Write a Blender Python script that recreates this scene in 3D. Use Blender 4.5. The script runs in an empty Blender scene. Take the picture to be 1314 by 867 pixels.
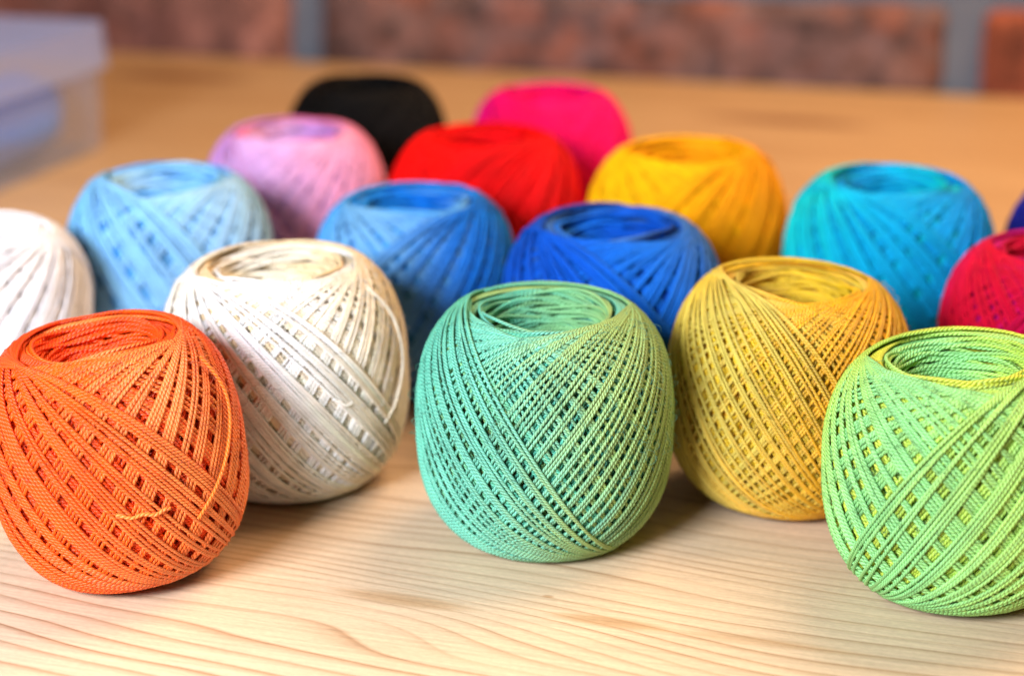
import bpy, bmesh, math, random
import numpy as np
from mathutils import Vector, Matrix, noise

U = 0.0008                       # one layout unit in metres (a ball is about 48 units = 38 mm)
sc = bpy.context.scene
C = sc.collection

# ------------------------------------------------------------------ camera
PITCH = math.radians(18.74)
cam_d = bpy.data.cameras.new('camera')
cam = bpy.data.objects.new('camera', cam_d)
C.objects.link(cam)
cam.location = (0, 0, 142.4 * U)
cam.rotation_euler = (math.pi / 2 - PITCH, 0, 0)
cam_d.sensor_fit = 'HORIZONTAL'
cam_d.sensor_width = 36.0
cam_d.lens = 61.65
cam_d.clip_start = 0.005
cam_d.clip_end = 20.0
cam_d.dof.use_dof = True
cam_d.dof.focus_distance = 303 * U
cam_d.dof.aperture_fstop = 12.0
sc.camera = cam

# ------------------------------------------------------------------ world and lamps (indoors)
w = bpy.data.worlds.new('World'); sc.world = w
w.use_nodes = True
bg = w.node_tree.nodes['Background']
bg.inputs['Color'].default_value = (1.0, 0.62, 0.32, 1)
bg.inputs['Strength'].default_value = 0.16

def area(name, loc, target, size, sizey, power, col):
    d = bpy.data.lights.new(name, 'AREA')
    d.shape = 'RECTANGLE'; d.size = size * U; d.size_y = sizey * U
    d.energy = power; d.color = col
    o = bpy.data.objects.new(name, d); C.objects.link(o)
    o.location = Vector(loc) * U
    o.rotation_euler = (Vector(target) - Vector(loc)).to_track_quat('-Z', 'Y').to_euler()
    return o
area('window_light', (-250, -60, 265), (20, 310, 15), 180, 140, 3.4, (0.90, 0.96, 1.09))
area('warm_lamp', (300, 560, 560), (40, 600, 0), 400, 400, 3.9, (1.0, 0.66, 0.38))

sc.view_settings.view_transform = 'Standard'
sc.view_settings.look = 'None'
sc.view_settings.gamma = 1.0
sc.view_settings.exposure = 0.0
sc.view_settings.use_curve_mapping = False
sc.cycles.use_denoising = True
sc.cycles.max_bounces = 10
sc.cycles.transparent_max_bounces = 16

# ------------------------------------------------------------------ helpers
def lin(c):
    return tuple((x / 12.92 if x <= 0.04045 else ((x + 0.055) / 1.055) ** 2.4) for x in [v / 255 for v in c])

def new_mat(name):
    m = bpy.data.materials.new(name); m.use_nodes = True
    nt = m.node_tree
    return m, nt, nt.nodes['Principled BSDF'], nt.nodes, nt.links

def N(nodes, kind, **kw):
    n = nodes.new(kind)
    for k, v in kw.items():
        setattr(n, k, v)
    return n

def math_n(nt, op, a, b=None, clamp=False):
    n = nt.nodes.new('ShaderNodeMath'); n.operation = op; n.use_clamp = clamp
    for i, v in enumerate((a, b)):
        if v is None: continue
        if isinstance(v, (int, float)): n.inputs[i].default_value = v
        else: nt.links.new(v, n.inputs[i])
    return n.outputs[0]

def mix_col(nt, fac, a, b, blend='MIX'):
    n = nt.nodes.new('ShaderNodeMix'); n.data_type = 'RGBA'; n.blend_type = blend
    for s, v in ((n.inputs[0], fac), (n.inputs[6], a), (n.inputs[7], b)):
        if isinstance(v, (int, float)): s.default_value = v
        elif isinstance(v, tuple): s.default_value = (*v[:3], 1)
        else: nt.links.new(v, s)
    return n.outputs[2]

def ramp(nt, fac, stops):
    n = nt.nodes.new('ShaderNodeValToRGB')
    el = n.color_ramp.elements
    while len(el) < len(stops): el.new(0.5)
    for e, (p, c) in zip(el, stops):
        e.position = p
        e.color = (c, c, c, 1) if isinstance(c, (int, float)) else (*c, 1)
    nt.links.new(fac, n.inputs[0])
    return n.outputs[0]

def noise_n(nt, vec, scale, detail=4, rough=0.55, dist=0.0):
    n = nt.nodes.new('ShaderNodeTexNoise')
    n.inputs['Scale'].default_value = scale; n.inputs['Detail'].default_value = detail
    n.inputs['Roughness'].default_value = rough; n.inputs['Distortion'].default_value = dist
    nt.links.new(vec, n.inputs['Vector'])
    return n.outputs['Fac']

def bump(nt, height, strength, dist, normal=None):
    n = nt.nodes.new('ShaderNodeBump')
    n.inputs['Strength'].default_value = strength; n.inputs['Distance'].default_value = dist
    nt.links.new(height, n.inputs['Height'])
    if normal is not None: nt.links.new(normal, n.inputs['Normal'])
    return n.outputs[0]

def obj(name, me, mat, parent=None):
    o = bpy.data.objects.new(name, me); C.objects.link(o)
    if mat and not me.materials: me.materials.append(mat)
    if parent: o.parent = parent
    return o

# ------------------------------------------------------------------ materials
def mat_thread(name, spec, rough):
    m, nt, b, n, l = new_mat(name)
    at = N(n, 'ShaderNodeAttribute', attribute_name='dye')
    uv = N(n, 'ShaderNodeUVMap')
    sep = N(n, 'ShaderNodeSeparateXYZ'); l.new(uv.outputs[0], sep.inputs[0])
    # two plies twisted round each other: a groove runs round the strand
    ph = math_n(nt, 'ADD', math_n(nt, 'MULTIPLY', sep.outputs['X'], 0.42), sep.outputs['Y'])
    s = math_n(nt, 'ABSOLUTE', math_n(nt, 'SINE', math_n(nt, 'MULTIPLY', ph, 2 * math.pi)))
    ply = math_n(nt, 'POWER', s, 0.6)
    # fine fibres lying along the plies
    cmb = N(n, 'ShaderNodeCombineXYZ')
    l.new(math_n(nt, 'MULTIPLY', sep.outputs['X'], 0.7), cmb.inputs[0])
    l.new(math_n(nt, 'MULTIPLY', math_n(nt, 'SUBTRACT', sep.outputs['Y'], math_n(nt, 'MULTIPLY', sep.outputs['X'], 0.25)), 9.0), cmb.inputs[1])
    fib = noise_n(nt, cmb.outputs[0], 3.0, 3, 0.6)
    h = math_n(nt, 'ADD', ply, math_n(nt, 'MULTIPLY', fib, 0.25))
    l.new(bump(nt, h, 1.0, 0.00018), b.inputs['Normal'])
    tc = N(n, 'ShaderNodeTexCoord')
    mott = noise_n(nt, tc.outputs['Object'], 260.0, 3, 0.6)
    col = mix_col(nt, 1.0, at.outputs['Color'], ramp(nt, mott, [(0.3, 0.86), (0.7, 1.1)]), 'MULTIPLY')
    l.new(col, b.inputs['Base Color'])
    b.inputs['Roughness'].default_value = rough
    b.inputs['Specular IOR Level'].default_value = spec
    return m

TABLE_ANG = math.radians(-15.87)

def mat_wood():
    m, nt, b, n, l = new_mat('pine_board')
    tc = N(n, 'ShaderNodeTexCoord')
    sep = N(n, 'ShaderNodeSeparateXYZ'); l.new(tc.outputs['Object'], sep.inputs[0])
    X, Y = sep.outputs['X'], sep.outputs['Y']          # metres, X along the grain
    def vec(sx, sy, off=0.0):
        c = N(n, 'ShaderNodeCombineXYZ')
        l.new(math_n(nt, 'MULTIPLY', X, sx), c.inputs[0]); l.new(math_n(nt, 'MULTIPLY', Y, sy), c.inputs[1])
        c.inputs[2].default_value = off
        return c.outputs[0]
    warp1 = noise_n(nt, vec(5.0, 16.0, 1.3), 1.0, 2, 0.5)
    warp2 = noise_n(nt, vec(14.0, 60.0, 4.1), 1.0, 2, 0.5)
    yy = math_n(nt, 'ADD', Y, math_n(nt, 'MULTIPLY', warp1, 0.055))
    yy = math_n(nt, 'ADD', yy, math_n(nt, 'MULTIPLY', warp2, 0.005))
    # growth rings: slow rise of the spring wood, sharp dark late wood
    r1 = math_n(nt, 'FRACT', math_n(nt, 'MULTIPLY', yy, 350.0))
    line = ramp(nt, r1, [(0.0, 0.0), (0.55, 0.07), (0.80, 0.5), (0.90, 1.0), (0.95, 0.3), (1.0, 0.0)])
    ringid = math_n(nt, 'FLOOR', math_n(nt, 'MULTIPLY', yy, 350.0))
    wn = N(n, 'ShaderNodeTexWhiteNoise', noise_dimensions='1D'); l.new(ringid, wn.inputs['W'])
    patch = noise_n(nt, vec(9.0, 42.0, 7.0), 1.0, 3, 0.5)
    patchr = ramp(nt, patch, [(0.28, 0.35), (0.5, 1.0)])
    lw = math_n(nt, 'MULTIPLY', math_n(nt, 'MULTIPLY', line, math_n(nt, 'ADD', math_n(nt, 'MULTIPLY', wn.outputs['Value'], 0.75), 0.25)), patchr)
    base = mix_col(nt, ramp(nt, noise_n(nt, vec(6.0, 24.0, 2.0), 1.0, 3, 0.5), [(0.32, 0.0), (0.7, 1.0)]), (0.73, 0.565, 0.385), (0.65, 0.47, 0.295))
    falloff_n = noise_n(nt, vec(3.0, 9.0, 5.5), 1.0, 2, 0.5)
    falloff = ramp(nt, math_n(nt, 'ADD', Y, math_n(nt, 'MULTIPLY', math_n(nt, 'SUBTRACT', falloff_n, 0.5), 0.12)), [(0.24, 0.0), (0.46, 1.0)])
    base = mix_col(nt, falloff, base, mix_col(nt, 1.0, base, (0.76, 0.62, 0.44), 'MULTIPLY'))  # light falloff put into the wood colour: darker, warmer towards the wall
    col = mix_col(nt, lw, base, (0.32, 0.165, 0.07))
    # flame figure and resin stains, each with its own place on the board
    ca, sa = math.cos(TABLE_ANG), math.sin(TABLE_ANG)
    def spot(px, py, lx, ly, strength, colr, col):
        gx = (px * ca + py * sa) * U; gy = (-px * sa + py * ca) * U
        dx = math_n(nt, 'MULTIPLY', math_n(nt, 'SUBTRACT', X, gx), 1 / (lx * U))
        dy = math_n(nt, 'MULTIPLY', math_n(nt, 'SUBTRACT', math_n(nt, 'ADD', Y, math_n(nt, 'MULTIPLY', math_n(nt, 'SUBTRACT', warp2, 0.5), 0.006)), gy), 1 / (ly * U))
        d = math_n(nt, 'SQRT', math_n(nt, 'ADD', math_n(nt, 'MULTIPLY', dx, dx), math_n(nt, 'MULTIPLY', dy, dy)))
        f = ramp(nt, d, [(0.0, 1.0), (0.55, 0.8), (1.0, 0.0)])
        return mix_col(nt, math_n(nt, 'MULTIPLY', f, strength), col, colr)
    tan = (0.46, 0.27, 0.125)
    col = spot(-19, 277.5, 15, 3.0, 0.75, tan, col)
    col = spot(17, 269.5, 12, 2.0, 0.8, tan, col)
    col = spot(42, 262.0, 22, 1.6, 0.4, tan, col)
    col = spot(6.5, 278.5, 1.3, .6, 0.7, (0.40, 0.20, 0.08), col)
    col = spot(-151, 788, 44, 16, 0.9, (0.22, 0.085, 0.03), col)
    col = spot(109, 688, 42, 11, 0.85, (0.22, 0.09, 0.035), col)
    col = spot(60, 640, 90, 9, 0.4, (0.40, 0.22, 0.09), col)
    # fine pores along the grain
    pores = noise_n(nt, vec(60.0, 1600.0, 3.0), 1.0, 3, 0.6)
    col = mix_col(nt, 1.0, col, ramp(nt, pores, [(0.3, 0.84), (0.65, 1.07)]), 'MULTIPLY')
    speck = noise_n(nt, vec(900.0, 2600.0, 8.0), 1.0, 2, 0.6)
    col = mix_col(nt, 1.0, col, ramp(nt, speck, [(0.3, 0.92), (0.7, 1.07)]), 'MULTIPLY')
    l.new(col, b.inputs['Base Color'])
    rg = math_n(nt, 'ADD', math_n(nt, 'MULTIPLY', pores, 0.14), 0.42)
    l.new(rg, b.inputs['Roughness'])
    b.inputs['Specular IOR Level'].default_value = 0.35
    hh = math_n(nt, 'SUBTRACT', math_n(nt, 'MULTIPLY', pores, 0.35), math_n(nt, 'MULTIPLY', lw, 0.5))
    l.new(bump(nt, hh, 0.35, 0.00012), b.inputs['Normal'])
    return m

def mat_brick(i, ca, cb, cc):
    m, nt, b, n, l = new_mat('fired_brick')
    tc = N(n, 'ShaderNodeTexCoord')
    mp = N(n, 'ShaderNodeMapping'); l.new(tc.outputs['Object'], mp.inputs['Vector'])
    mp.inputs['Location'].default_value = (i * 3.7, i * 1.9, i * .7)
    v = mp.outputs[0]
    f1 = ramp(nt, noise_n(nt, v, 17.0, 5, 0.65, 0.8), [(0.42, 0.0), (0.56, 1.0)])
    f2 = ramp(nt, noise_n(nt, v, 48.0, 4, 0.65), [(0.47, 0.0), (0.62, 1.0)])
    col = mix_col(nt, f1, ca, cb)
    col = mix_col(nt, math_n(nt, 'MULTIPLY', f2, 0.8), col, cc)
    sp = ramp(nt, noise_n(nt, v, 90.0, 4, 0.7), [(0.35, 0.45), (0.65, 1.55)])
    col = mix_col(nt, 1.0, col, sp, 'MULTIPLY')
    l.new(col, b.inputs['Base Color'])
    b.inputs['Roughness'].default_value = 0.9
    l.new(bump(nt, noise_n(nt, v, 260.0, 5, 0.65), 0.8, 0.0012), b.inputs['Normal'])
    return m

def mat_mortar():
    m, nt, b, n, l = new_mat('grey_mortar')
    tc = N(n, 'ShaderNodeTexCoord')
    col = mix_col(nt, noise_n(nt, tc.outputs['Object'], 60.0, 5, 0.6), (0.10, 0.13, 0.18), (0.20, 0.22, 0.25))
    l.new(col, b.inputs['Base Color'])
    b.inputs['Roughness'].default_value = 0.95
    l.new(bump(nt, noise_n(nt, tc.outputs['Object'], 500.0, 4, 0.6), 0.8, 0.0008), b.inputs['Normal'])
    return m

def mat_plastic(name, amount, colr, rough):
    m, nt, b, n, l = new_mat(name)
    b.inputs['Base Color'].default_value = (*colr, 1)
    b.inputs['Roughness'].default_value = rough
    tr = N(n, 'ShaderNodeBsdfTransparent'); tr.inputs['Color'].default_value = (0.93, 0.94, 0.97, 1)
    mx = N(n, 'ShaderNodeMixShader'); mx.inputs[0].default_value = amount
    out = n['Material Output']
    l.new(tr.outputs[0], mx.inputs[1]); l.new(b.outputs[0], mx.inputs[2]); l.new(mx.outputs[0], out.inputs['Surface'])
    return m

def mat_cloth(name, ca, cb):
    m, nt, b, n, l = new_mat(name)
    tc = N(n, 'ShaderNodeTexCoord')
    col = mix_col(nt, noise_n(nt, tc.outputs['Object'], 60.0, 3, 0.5), ca, cb)
    l.new(col, b.inputs['Base Color'])
    b.inputs['Roughness'].default_value = 0.85
    wv = N(n, 'ShaderNodeTexWave'); wv.inputs['Scale'].default_value = 600.0; wv.inputs['Distortion'].default_value = 1.0
    l.new(tc.outputs['Object'], wv.inputs['Vector'])
    l.new(bump(nt, wv.outputs['Fac'], 0.4, 0.0002), b.inputs['Normal'])
    return m

GLOSSY = mat_thread('glossy_twisted_cotton', 0.6, 0.38)
SOFT = mat_thread('soft_twisted_cotton', 0.13, 0.55)

# ------------------------------------------------------------------ table top
bm = bmesh.new()
def board_pt(x, y, z): return (x * U, y * U, z * U)
# local frame: X along the grain (parallel to the wall), Y towards the wall
yb = -(-194.4) * math.sin(TABLE_ANG) + 853.9 * math.cos(TABLE_ANG)      # distance of the wall face
TABLE_BACK = yb - 1.5
for z in (-30, 0):
    pass
geom = bmesh.ops.create_cube(bm, size=1.0)
for v in bm.verts:
    v.co = Vector(((v.co.x * 1900 - 100) * U, (v.co.y * (TABLE_BACK + 250) + (TABLE_BACK - 250) / 2) * U, (v.co.z * 30 - 15) * U))
bmesh.ops.bevel(bm, geom=bm.edges[:], offset=1.5 * U, segments=3, affect='EDGES')
me = bpy.data.meshes.new('table_top'); bm.to_mesh(me); bm.free()
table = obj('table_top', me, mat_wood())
table.rotation_euler = (0, 0, TABLE_ANG)
table['kind'] = 'structure'; table['label'] = 'pale pine table top with fine dark growth rings'

# ------------------------------------------------------------------ brick wall
wall = bpy.data.objects.new('brick_wall', None); C.objects.link(wall)
WO = Vector((-194.4, 853.9, 0)) * U
wall.location = WO; wall.rotation_euler = (0, 0, TABLE_ANG)
wall['label'] = 'rough red brick wall with grey mortar joints behind the table'; wall['category'] = 'wall'

def box_mesh(name, x0, x1, y0, y1, z0, z1):
    bm = bmesh.new(); bmesh.ops.create_cube(bm, size=1.0)
    for v in bm.verts:
        v.co = Vector((x0 + (v.co.x + .5) * (x1 - x0), y0 + (v.co.y + .5) * (y1 - y0), z0 + (v.co.z + .5) * (z1 - z0))) * U
    me = bpy.data.meshes.new(name); bm.to_mesh(me); bm.free(); return me
obj('mortar', box_mesh('mortar', -520, 1010, 6, 60, -60, 420), mat_mortar(), wall)

RED = (0.21, 0.05, 0.027); PINK = (0.17, 0.09, 0.075); DARK = (0.11, 0.045, 0.04); MAUVE = (0.145, 0.09, 0.09); ORANGE = (0.36, 0.085, 0.03)
brick_mats = [mat_brick(0, (0.20, 0.07, 0.05), (0.26, 0.115, 0.09), DARK), mat_brick(1, MAUVE, PINK, (0.23, 0.075, 0.045)),
              mat_brick(2, RED, ORANGE, (0.26, 0.07, 0.03)), mat_brick(3, (0.28, 0.11, 0.08), MAUVE, RED)]
def brick_mesh(seed, L, H):
    bm = bmesh.new()
    bmesh.ops.create_cube(bm, size=1.0)
    for v in bm.verts: v.co = Vector((v.co.x * L, v.co.y * 40, v.co.z * H))
    bmesh.ops.bevel(bm, geom=bm.edges[:], offset=2.2, segments=2, affect='EDGES')
    bmesh.ops.subdivide_edges(bm, edges=[e for e in bm.edges if e.calc_length() > 25], cuts=9, use_grid_fill=True)
    for v in bm.verts:
        p = v.co * 0.045 + Vector((seed * 13.1, seed * 7.7, 0))
        v.co += v.normal * (noise.noise(p) * 1.8) + noise.noise_vector(p * 3.1) * 0.5
        v.co = v.co * U
    me = bpy.data.meshes.new('brick'); bm.to_mesh(me); bm.free()
    for p in me.polygons: p.use_smooth = True
    return me
rng = random.Random(5)
PITCHX, JOINT = 300.5, 16.0
c0 = 100.3
course_h, bed = 82.0, 15.0
z_mid0 = 2.0
variants = [brick_mesh(k, PITCHX - JOINT, course_h - bed + 2) for k in range(4)]
for c in range(0, 5):
    shift = 0 if c % 2 == 0 else PITCHX / 2
    for k in range(-2, 3):
        x = c0 + PITCHX * (k + .5) + shift
        if c == 0: mi = {-1: 0, 0: 1, 1: 2}.get(k, 3)
        else: mi = rng.randrange(4)
        o = obj('brick', variants[mi if c == 0 else rng.randrange(4)], None, wall)
        o.location = Vector((x + rng.uniform(-1, 1) * (c > 0), 20 + rng.uniform(-.8, .8), z_mid0 + c * course_h)) * U
        o.data = o.data.copy() if not o.data.materials else o.data
        if not o.data.materials: o.data.materials.append(brick_mats[mi])

# ------------------------------------------------------------------ balls of thread
def tubes(name, P, Nrm, rad, cols, sides, rt=None, utwist=1.0):
    """P (L,S,3) centre lines, Nrm (L,S,3) outward normals, cols (L,S,3); one mesh of open tubes."""
    L, S, _ = P.shape
    T = np.gradient(P, axis=1); seg = np.linalg.norm(np.diff(P, axis=1), axis=2)
    T /= np.linalg.norm(T, axis=2, keepdims=True) + 1e-12
    Bn = np.cross(T, Nrm); Bn /= np.linalg.norm(Bn, axis=2, keepdims=True) + 1e-12
    Nn = np.cross(Bn, T)
    a = np.arange(sides) * 2 * math.pi / sides
    rad = np.asarray(rad); rad = np.broadcast_to(rad, (L, S))
    V = P[:, :, None, :] + rad[:, :, None, None] * (np.cos(a)[None, None, :, None] * 0.92 * Nn[:, :, None, :] + np.sin(a)[None, None, :, None] * Bn[:, :, None, :])
    V = V.reshape(-1, 3)
    u = np.concatenate([np.zeros((L, 1)), np.cumsum(seg, axis=1)], axis=1) / (2 * rad.mean())
    li, si, ki = np.meshgrid(np.arange(L), np.arange(S - 1), np.arange(sides), indexing='ij')
    k2 = (ki + 1) % sides
    idx = lambda l, s, k: (l * S + s) * sides + k
    F = np.stack([idx(li, si, ki), idx(li, si, k2), idx(li, si + 1, k2), idx(li, si + 1, ki)], axis=-1).reshape(-1, 4)
    u0 = u[li, si]; u1 = u[li, si + 1]; v0 = ki / sides; v1 = (ki + 1) / sides
    UV = np.stack([np.stack([u0, v0], -1), np.stack([u0, v1], -1), np.stack([u1, v1], -1), np.stack([u1, v0], -1)], axis=-2).reshape(-1, 2)
    me = bpy.data.meshes.new(name)
    nf = len(F)
    me.vertices.add(len(V)); me.vertices.foreach_set('co', V.astype(np.float32).ravel())
    me.loops.add(nf * 4); me.loops.foreach_set('vertex_index', F.astype(np.int32).ravel())
    me.polygons.add(nf); me.polygons.foreach_set('loop_start', np.arange(nf, dtype=np.int32) * 4)
    me.polygons.foreach_set('use_smooth', np.ones(nf, dtype=bool))
    uvl = me.uv_layers.new(name='UVMap'); uvl.data.foreach_set('uv', UV.astype(np.float32).ravel())
    ca = me.color_attributes.new('dye', 'FLOAT_COLOR', 'POINT')
    cc = np.ones((L, S, sides, 4), dtype=np.float32); cc[..., :3] = cols[:, :, None, :]
    ca.data.foreach_set('color', cc.ravel())
    me.update(calc_edges=True)
    return me

def palette(t, cols):
    cols = np.array(cols); n = len(cols)
    t = np.mod(t, 1.0) * n; i = np.floor(t).astype(int) % n; f = (t - np.floor(t)); f = f * f * (3 - 2 * f)
    return cols[i] * (1 - f)[..., None] + cols[(i + 1) % n] * f[..., None]

EXPN = 2.65
def barrel(lat, k):
    """radius and height (in units of R and a) of the barrel at a latitude, k = a / R"""
    cl, sl = np.cos(lat), np.sin(lat)
    q = (np.abs(cl) ** EXPN + np.abs(sl / k) ** EXPN) ** (-1 / EXPN)
    return q * np.abs(cl), q * sl / k

def surf(lat, az, R, a, off):
    """barrel surface; returns point, normal"""
    c, s = barrel(lat, a / R)
    r = R * c; z = a * s
    nr = c ** (EXPN - 1) / R; nz = np.sign(s) * np.abs(s) ** (EXPN - 1) / a
    nl = np.sqrt(nr * nr + nz * nz); nr /= nl; nz /= nl
    dip = 1.25 * np.clip(0.74 - c, 0, 1) ** 2                   # the shoulder rolls over into the hollow
    z = z - np.sign(s) * R * dip
    tilt = np.clip(0.74 - c, 0, 1) * 2.2
    nr, nz = nr - tilt * nz * np.sign(s), nz
    nl = np.sqrt(nr * nr + nz * nz); nr /= nl; nz /= nl
    r = r + off * nr; z = z + off * nz
    P = np.stack([r * np.cos(az), r * np.sin(az), z], -1)
    Nn = np.stack([nr * np.cos(az), nr * np.sin(az), nz], -1)
    return P, Nn

def loop_angles(rs, inc, units, g, gap, jit):
    """start angles of the turns of one layer: touching groups of strands with gaps"""
    pos = []; x = 0.0
    while x < 2 * math.pi:
        k = rs.randint(g[0], g[1] + 1)
        for _ in range(k):
            pos.append(x); x += units * (1.04 + jit * rs.randn())
        x += units * rs.uniform(*gap)
    pos = np.array(pos)
    return pos * (2 * math.pi / x)

def thread_ball(label, x, y, d, cols, dr=0.0365, inc=53, g=(2, 4), gap=(1.0, 2.2), start=90, sense=1, spin=0.0, lean=(0, 0), seed=0,
                hi=True, rho=1.0, dphase=0.0, layers=3, extra=None, hd=1.065, kap=0.0):
    THREAD = GLOSSY if hi else SOFT
    rs = np.random.RandomState(seed + 11)
    R = d / 2.0; a = R * hd; th = dr * R                        # strand thickness (diameter)
    root = bpy.data.objects.new('thread_ball', None); C.objects.link(root)
    root['label'] = label; root['category'] = 'thread ball'; root['group'] = 'balls of thread on the table'
    cols = [lin(c) for c in cols]
    Rin = R - th * 1.45 * (layers - 0.2)
    Ps, Ns, Cs = [], [], []
    S = 58 if hi else 36
    i0 = math.radians(inc)
    s = np.linspace(-math.pi / 2 - 0.02, 1.5 * math.pi + 0.02, S)[None, :]
    total = 0
    for L in range(layers):
        units = th / (R * math.sin(i0))
        lo = 1.0 if L == layers - 1 else 0.5
        ang = loop_angles(rs, i0, units, g, gap if L == layers - 1 else (min(gap[0] * 0.75, 0.8), min(gap[1] * 0.8, 1.9)), 0.05)
        n = len(ang)
        jn = np.arange(n)[:, None] / n
        phi = math.radians(start + spin) + sense * ang[:, None] + (0 if L == layers - 1 else rs.uniform(-0.15, 0.15))
        ii = i0 + math.radians(1.2) * (layers - 1 - L) + math.radians(0.5) * rs.randn(n)[:, None] + math.radians(3.2) * (1 + np.sin(jn * 2 * math.pi * 3 + L * 2.1 + seed)) * rs.uniform(0.9, 1.1, n)[:, None]
        sinl = np.sin(ii) * np.sin(s)
        lat = np.arcsin(np.clip(sinl, -1, 1))
        az = phi + np.arctan2(np.cos(ii) * np.sin(s), np.cos(s)) + np.where(s > math.pi, 2 * math.pi, 0) + kap * s
        off = -(layers - 1 - L) * th * 1.45 - (1 - jn) * th * 1.45 + th * 0.10 * rs.randn(n)[:, None]
        off = off + 0.0 * s
        P, Nn = surf(lat, az, R - th * 0.5, a - th * 0.5, off)
        t = (L * 1.37 + jn * (1 if sense > 0 else -1) + s / (2 * math.pi)) * rho + dphase + 0.015 * rs.randn(n)[:, None]
        col = palette(t, cols) * (1 + 0.07 * rs.randn(n)[:, None, None])
        Ps.append(P); Ns.append(Nn); Cs.append(col)
    P = np.concatenate(Ps); Nn = np.concatenate(Ns); Cc = np.clip(np.concatenate(Cs), 0.001, 0.95)
    zmin = None
    rot = Matrix.Rotation(math.radians(lean[0]), 3, 'Y') @ Matrix.Rotation(math.radians(lean[1]), 3, 'X')
    Rm = np.array(rot)
    P = P @ Rm.T; Nn = Nn @ Rm.T
    zlow = P[..., 2].min() - th * 0.46
    base = np.array([0, 0, -zlow])
    me = tubes('winding', (P + base) * U, Nn, th * 0.5 * U, Cc, 6 if hi else 5)
    obj('winding', me, THREAD, root)
    # hollow: strands running round the inside of the well at the top
    ih = i0 + math.radians(9.0); ch_, sh_ = barrel(ih, hd); rr = R * float(ch_); zr = a * float(sh_) - R * 1.25 * max(0.74 - rr / R, 0) ** 2 + 0.05 * R
    nlev = 60 if hi else 34
    Sh = 64 if hi else 40
    ps = np.linspace(0, 2 * math.pi, Sh)[None, :]
    k = np.arange(nlev)[:, None]
    zc = zr - 0.13 * R - (k / nlev) * 0.66 * R + 0.012 * R * rs.randn(nlev)[:, None]
    p0 = rs.uniform(0, 2 * math.pi, nlev)[:, None]
    A = rs.uniform(0.03, 0.10, nlev)[:, None] * R * (0.35 + np.minimum(k / 12.0, 1.0))
    z = zc + A * np.cos(ps - p0) + 0.022 * R * np.sin(3 * ps + p0 * 2.3)
    depth = np.clip((zr + 0.04 * R - z) / (0.7 * R), -0.1, 1.2)
    rad = rr * (0.98 - 0.36 * np.clip(depth, 0, 2) ** 1.2) + th * 0.3 * rs.randn(nlev)[:, None]
    rad = rad - 0.02 * R * np.cos(2 * (ps - p0))
    azh = ps + rs.uniform(0, 2 * math.pi, nlev)[:, None]
    Ph = np.stack([rad * np.cos(azh), rad * np.sin(azh), z], -1) @ Rm.T
    Nh = np.stack([-np.cos(azh), -np.sin(azh), 0.3 + 0 * azh], -1); Nh /= np.linalg.norm(Nh, axis=2, keepdims=True); Nh = Nh @ Rm.T
    t = (azh / (2 * math.pi)) * round(max(rho, 1)) + dphase + 0.45 + 0.05 * rs.randn(nlev)[:, None]
    ch = np.clip(palette(t, cols) * (1 + 0.08 * rs.randn(nlev)[:, None, None]), 0.001, 0.95)
    obj('hollow', tubes('hollow', (Ph + base) * U, Nh, th * 0.56 * U, ch, 6 if hi else 5), THREAD, root)
    # packed body under the outer turns
    prof = []
    for lt in np.linspace(-math.radians(62), i0 + math.radians(7), 22):
        c, sn = (float(v) for v in barrel(lt, hd))
        prof.append((Rin * c, (Rin / R) * a * sn - math.copysign(1.25 * Rin * max(0.74 - c, 0) ** 2, lt)))
    prof += [(rr * 0.97 + th, zr - 0.16 * R), (rr * 0.84 + th, zr - 0.45 * R), (rr * 0.62 + th, zr - 0.82 * R), (0.02 * R, zr - 0.86 * R)]
    na = 48
    az = np.linspace(0, 2 * math.pi, na, endpoint=False)
    pr = np.array(prof)
    V = np.stack([pr[:, None, 0] * np.cos(az), pr[:, None, 0] * np.sin(az), pr[:, None, 1] + 0 * az], -1)
    cc = palette((az / (2 * math.pi))[None, :] + 0 * V[..., 0] + dphase, cols)
    V = (V.reshape(-1, 3) @ Rm.T + base) * U
    F = []
    for q in range(len(prof) - 1):
        for j in range(na):
            F.append((q * na + j, q * na + (j + 1) % na, (q + 1) * na + (j + 1) % na, (q + 1) * na + j))
    me = bpy.data.meshes.new('core'); me.from_pydata([tuple(v) for v in V], [], F); me.update()
    for p in me.polygons: p.use_smooth = True
    ca = me.color_attributes.new('dye', 'FLOAT_COLOR', 'POINT')
    c4 = np.ones((len(V), 4), dtype=np.float32); c4[:, :3] = cc.reshape(-1, 3) * 0.9
    ca.data.foreach_set('color', c4.ravel())
    uvl = me.uv_layers.new(name='UVMap')
    obj('core', me, THREAD, root)
    if hi:                                                      # short loose fibres standing off the strands
        nfz = 420
        la = np.arcsin(rs.uniform(-0.15, 0.84, nfz)); aa = rs.uniform(math.pi, 2 * math.pi, nfz)
        Pf, Nf = surf(la, aa, R, a, -1.3 * th)
        dirn = rs.randn(nfz, 3); dirn -= (dirn * Nf).sum(1, keepdims=True) * Nf; dirn /= np.linalg.norm(dirn, axis=1, keepdims=True)
        q = np.linspace(0, 1, 6)[None, :, None]; ln = rs.uniform(0.03, 0.11, nfz)[:, None, None] * R
        up = rs.uniform(0.1, 0.8, nfz)[:, None, None]; side = np.cross(dirn, Nf)[:, None, :] * rs.uniform(-.5, .5, nfz)[:, None, None]
        Pz = Pf[:, None, :] + ln * (dirn[:, None, :] * q + Nf[:, None, :] * up * np.sin(q * 2.4) + side * q * q)
        Nz = np.broadcast_to(Nf[:, None, :], Pz.shape)
        cz = np.broadcast_to(np.minimum(np.array(cols[0]) * 1.1 + 0.06, 0.95), Pz.shape)
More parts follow.
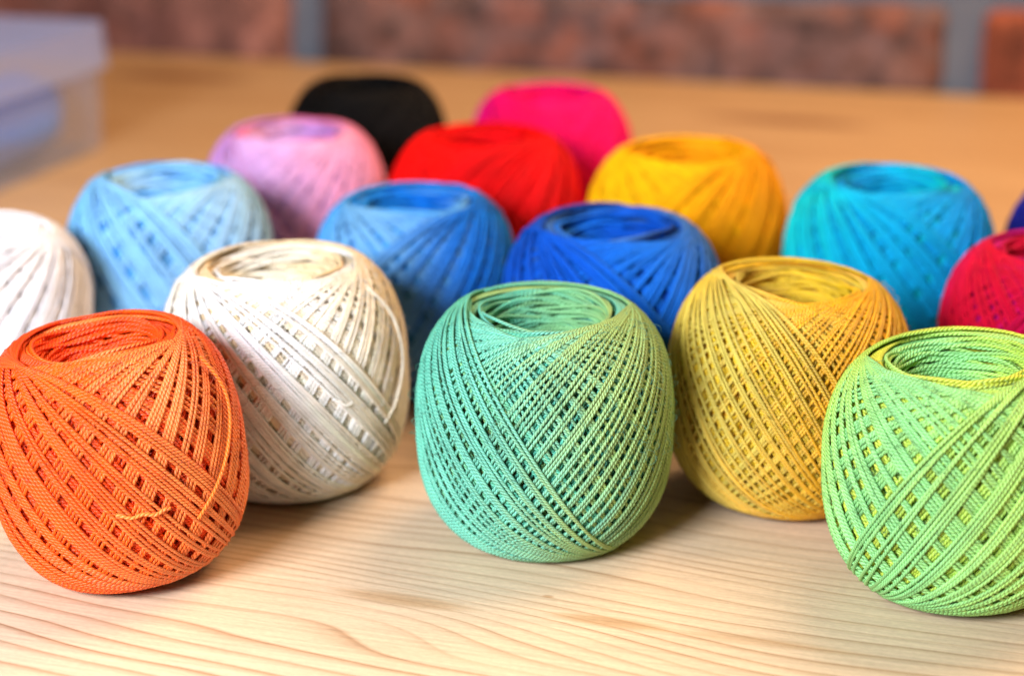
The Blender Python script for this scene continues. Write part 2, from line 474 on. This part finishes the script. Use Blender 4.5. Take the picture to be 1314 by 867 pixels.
        fz = obj('fuzz', tubes('fuzz', (Pz @ Rm.T + base) * U, Nz @ Rm.T, 0.045 * U, cz, 3), THREAD, root)
        fz['kind'] = 'stuff'
    # single strands that have slipped out of the winding
    for nm, pts, colr in (extra or []):
        pts = np.array(pts, dtype=float)                        # (lat, az, lift) control points, degrees
        tt = np.linspace(0, len(pts) - 1, 40)
        # Catmull-Rom
        ext = np.vstack([2 * pts[0] - pts[1], pts, 2 * pts[-1] - pts[-2]])
        out = []
        for v in tt:
            q = min(int(v), len(pts) - 2); f = v - q
            p0_, p1_, p2_, p3_ = ext[q], ext[q + 1], ext[q + 2], ext[q + 3]
            out.append(0.5 * (2 * p1_ + (p2_ - p0_) * f + (2 * p0_ - 5 * p1_ + 4 * p2_ - p3_) * f * f + (3 * p1_ - p0_ - 3 * p2_ + p3_) * f ** 3))
        out = np.array(out)
        Pe, Ne = surf(np.radians(out[:, 0]), np.radians(out[:, 1]), R, a, out[:, 2] * th)
        Pe = (Pe @ Rm.T + base)[None] * U; Ne = (Ne @ Rm.T)[None]
        cl = np.broadcast_to(np.array(lin(colr)), Pe.shape)
        obj(nm, tubes(nm, Pe, Ne, th * 0.5 * U, cl, 8), THREAD, root)
    root.location = (x * U, y * U, 0)
    return root

# colours are sRGB dye tones along the thread
thread_ball('orange variegated thread ball at the front left edge', -70.6, 291.0, 46.1,
            [(255, 80, 0), (255, 94, 0), (252, 134, 64), (255, 86, 0), (254, 74, 0)], dr=0.0295, inc=53, g=(2, 5), gap=(1.9, 3.5),
            start=150, sense=1, lean=(-6, 0), seed=1, dphase=0.15, hd=1.10,
            extra=[('loose_strand', [(42, -16, 0.1), (24, -14, .75), (6, -22, .8), (-8, -33, .7), (-20, -45, 0.05)], (255, 124, 34)),
                   ('thread_end', [(-8, -80, -.5), (-10.5, -74, -.1), (-10, -69, .0), (-11.5, -64, .05), (-10.5, -60, -.1), (-11, -57, -.5)], (255, 140, 56))])
thread_ball('cream and white thread ball behind the orange one', -45.4, 332.0, 50.0,
            [(246, 246, 242), (246, 230, 196), (242, 216, 166), (248, 240, 220)], dr=0.0245, inc=52, g=(3, 7), gap=(1.8, 4.0),
            start=150, sense=1, lean=(-2, 0), seed=2, dphase=0.95,
            extra=[('loose_strand', [(44, -26, -.2), (28, -18, .3), (8, -17, .4), (-8, -26, .3), (-16, -34, -.3)], (246, 238, 216)),
                   ('thread_end', [(3, -62, -.5), (1, -59, .2), (-1, -56, .3), (-1, -53, -.5)], (250, 248, 240))])
thread_ball('sea green variegated thread ball in the centre of the front row', 6.1, 306.0, 48.8,
            [(84, 188, 158), (108, 196, 168), (156, 188, 108), (128, 190, 128)], dr=0.0255, inc=52, g=(1, 3), gap=(1.15, 2.2),
            start=92, sense=1, lean=(0, 0), seed=3, dphase=0.12)
thread_ball('mustard yellow thread ball right of the sea green one', 54.0, 323.0, 48.2,
            [(216, 180, 24), (232, 194, 40), (214, 194, 84), (246, 174, 6)], dr=0.0241, inc=53, g=(1, 3), gap=(1.2, 2.6),
            start=120, sense=1, lean=(2, 0), seed=4, dphase=0.5)
thread_ball('lime green thread ball cut off by the right edge in front', 78.5, 283.5, 48.8,
            [(140, 212, 130), (172, 216, 100), (206, 212, 66), (178, 216, 84)], dr=0.0275, inc=50, g=(2, 5), gap=(1.9, 3.5),
            start=215, sense=-1, lean=(-4, 0), seed=5, dphase=0.28, hd=1.01)
# rows behind, softer
thread_ball('plain white thread ball at the left edge', -116.0, 369.5, 46.2, [(250, 251, 253), (252, 252, 252), (250, 250, 254)],
            dr=0.0299, inc=54, g=(4, 8), gap=(1.5, 3), start=200, sense=-1, lean=(4, 0), seed=6, hi=False, layers=2)
thread_ball('pale sky blue thread ball between the white and the pink one', -81.3, 402.5, 50.0, [(140, 200, 246), (168, 214, 246), (30, 150, 232), (120, 190, 236)],
            dr=0.0332, inc=52, g=(3, 7), gap=(1.6, 3.4), start=140, seed=7, hi=False, layers=2, dphase=.3)
thread_ball('pink and lilac thread ball in front of the black one', -57.9, 458.0, 49.6, [(218, 170, 220), (240, 168, 206), (242, 116, 156), (196, 136, 212)],
            dr=0.0332, inc=53, g=(3, 7), gap=(1.4, 3), start=95, seed=8, hi=False, layers=2, dphase=.2)
thread_ball('medium blue thread ball behind the cream and the sea green ones', -22.4, 388.5, 48.6, [(20, 134, 224), (60, 152, 224), (112, 172, 216), (8, 108, 206)],
            dr=0.0332, inc=53, g=(2, 6), gap=(1.4, 3), start=215, sense=-1, seed=9, hi=False, layers=2, dphase=.1)
thread_ball('royal blue thread ball behind the sea green one', 21.9, 363.0, 50.0, [(4, 80, 190), (16, 108, 212), (64, 112, 176), (6, 64, 150)],
            dr=0.0349, inc=52, g=(2, 6), gap=(1.4, 3), start=130, seed=10, hi=False, layers=2, dphase=.4)
thread_ball('bright red thread ball in the middle of the back rows', -7.1, 440.0, 51.8, [(244, 0, 2), (252, 6, 2), (224, 0, 14)],
            dr=0.0332, inc=54, g=(4, 8), gap=(1.2, 2.4), start=210, sense=-1, seed=12, hi=False, layers=2)
thread_ball('black thread ball farthest back on the left', -43.6, 521.0, 50.0, [(4, 5, 7), (7, 9, 12), (3, 3, 4)],
            dr=0.0332, inc=54, g=(3, 7), gap=(1.2, 2.4), start=100, seed=13, hi=False, layers=2)
thread_ball('magenta pink thread ball behind the red one', 11.3, 508.0, 50.0, [(246, 0, 112), (206, 0, 140), (250, 0, 90)],
            dr=0.0332, inc=53, g=(4, 8), gap=(1.2, 2.4), start=140, seed=14, hi=False, layers=2)
thread_ball('golden yellow thread ball behind the royal blue one', 43.6, 425.0, 51.8, [(252, 178, 0), (255, 190, 2), (240, 158, 2)],
            dr=0.0332, inc=54, g=(4, 8), gap=(1.2, 2.6), start=215, sense=-1, seed=15, hi=False, layers=2)
thread_ball('turquoise and blue thread ball behind the mustard one', 88.9, 398.8, 50.8, [(0, 140, 222), (0, 178, 230), (10, 204, 204), (0, 172, 222)],
            dr=0.0332, inc=53, g=(3, 7), gap=(1.4, 3.0), start=140, seed=16, hi=False, layers=2, dphase=.05)
thread_ball('crimson thread ball at the right edge behind the lime one', 113.2, 349.0, 47.5, [(184, 0, 80), (192, 0, 112), (206, 0, 44)],
            dr=0.0299, inc=53, g=(2, 5), gap=(1.2, 2.4), start=210, sense=-1, seed=17, hi=False, layers=3)
thread_ball('navy blue thread ball just showing at the right edge', 140.0, 402.0, 47.0, [(4, 20, 130), (8, 30, 150), (6, 16, 100)],
            dr=0.0332, inc=53, g=(3, 6), gap=(1.2, 2.4), start=120, seed=18, hi=False, layers=2)

# ------------------------------------------------------------------ plastic box with its contents
BX = Vector((-147, 645.4, 0)) * U
body_m = mat_plastic('clear_plastic', 0.16, (0.66, 0.72, 0.88), 0.3)
lid_m = mat_plastic('milky_plastic', 0.34, (0.50, 0.60, 0.95), 0.35)
def tray(name, x0, x1, y0, y1, z0, z1, t, taper, r=7, floor=True, up=True):
    """open tray with rounded corners and real wall thickness"""
    def ring(off, z, sh):
        pts = []
        for cx, cy, a0 in ((x1 - r, y1 - r, 0), (x0 + r, y1 - r, 90), (x0 + r, y0 + r, 180), (x1 - r, y0 + r, 270)):
            for q in range(6):
                a = math.radians(a0 + q * 18)
                pts.append(Vector((cx + (r - off) * math.cos(a), cy + (r - off) * math.sin(a), z)))
        cx, cy = (x0 + x1) / 2, (y0 + y1) / 2
        return [Vector((cx + (p.x - cx) * sh, cy + (p.y - cy) * sh, p.z)) * U for p in pts]
    bm = bmesh.new()
    if up: rings = [ring(0, z0, taper), ring(0, z1, 1), ring(t, z1, 1), ring(t, z0 + t, taper)]
    else: rings = [ring(0, z1, taper), ring(0, z0, 1), ring(t, z0, 1), ring(t, z1 - t, taper)]
    vs = [[bm.verts.new(p) for p in rg] for rg in rings]
    n = len(vs[0])
    for q in range(3):
        for j in range(n):
            bm.faces.new((vs[q][j], vs[q][(j + 1) % n], vs[q + 1][(j + 1) % n], vs[q + 1][j]))
    bm.faces.new(vs[0]); bm.faces.new(vs[3])
    bmesh.ops.recalc_face_normals(bm, faces=bm.faces[:])
    me = bpy.data.meshes.new(name); bm.to_mesh(me); bm.free()
    return me
box = bpy.data.objects.new('storage_box', None); C.objects.link(box)
box.location = BX; box.rotation_euler = (0, 0, TABLE_ANG)
box['label'] = 'small translucent plastic box with a lid at the back left'; box['category'] = 'box'
obj('body', tray('body', -170, -1.5, -135, -1.5, 0.2, 33, 1.6, 0.985), body_m, box)
lid = obj('lid', tray('lid', -172, 0.5, -137, 0.5, 30, 46, 1.6, 0.99, up=False), lid_m, box)

def cloth_roll(name, label, loc, rot, L, rx, rz, mat, seed, cat):
    bm = bmesh.new(); S, K = 18, 20
    vs = []
    for i in range(S):
        t = i / (S - 1)
        e = (1 - abs(2 * t - 1) ** 5) ** 0.5 if 0 < t < 1 else 0.02
        row = []
        for k in range(K):
            a = 2 * math.pi * k / K
            q = Vector((t * L - L / 2, math.cos(a) * rx * e, rz + math.sin(a) * rz * e))
            nz = noise.noise(Vector((t * 3 + seed, math.cos(a) * 2.2, math.sin(a) * 2.2)))
            q += Vector((0, math.cos(a), math.sin(a) if math.sin(a) > 0 else 0)) * nz * rx * 0.18
            q.z = max(q.z, 0.0)
            row.append(bm.verts.new(q * U))
        vs.append(row)
    for i in range(S - 1):
        for k in range(K):
            bm.faces.new((vs[i][k], vs[i][(k + 1) % K], vs[i + 1][(k + 1) % K], vs[i + 1][k]))
    bm.faces.new(vs[0][::-1]); bm.faces.new(vs[-1])
    me = bpy.data.meshes.new(name); bm.to_mesh(me); bm.free()
    for p in me.polygons: p.use_smooth = True
    o = obj(name, me, mat)
    R = Matrix.Rotation(TABLE_ANG, 3, 'Z')
    o.location = BX + R @ (Vector(loc) * U)
    o.rotation_euler = (0, 0, TABLE_ANG + math.radians(rot))
    o['label'] = label; o['category'] = cat
    return o
blue_m = mat_cloth('blue_cotton', (0.06, 0.22, 0.85), (0.16, 0.36, 0.90))
blue2_m = mat_cloth('soft_blue_cotton', (0.12, 0.28, 0.85), (0.28, 0.42, 0.90))
rose_m = mat_cloth('rose_cotton', (0.55, 0.16, 0.16), (0.60, 0.28, 0.26))
cloth_roll('cloth_bundle', 'dark blue cloth bundle inside the plastic box by its right wall', (-19.0, -62, 2.4), 88, 84, 15.5, 15.0, blue_m, 1, 'cloth')
cloth_roll('cloth_bundle', 'softer blue cloth bundle in the middle of the plastic box', (-56, -62, 2.4), 95, 104, 19, 14.5, blue2_m, 5, 'cloth')
cloth_roll('cloth_bundle', 'rose cloth bundle low in the plastic box at the left edge', (-11, -112, 2.4), 20, 22, 6, 5, rose_m, 9, 'cloth')
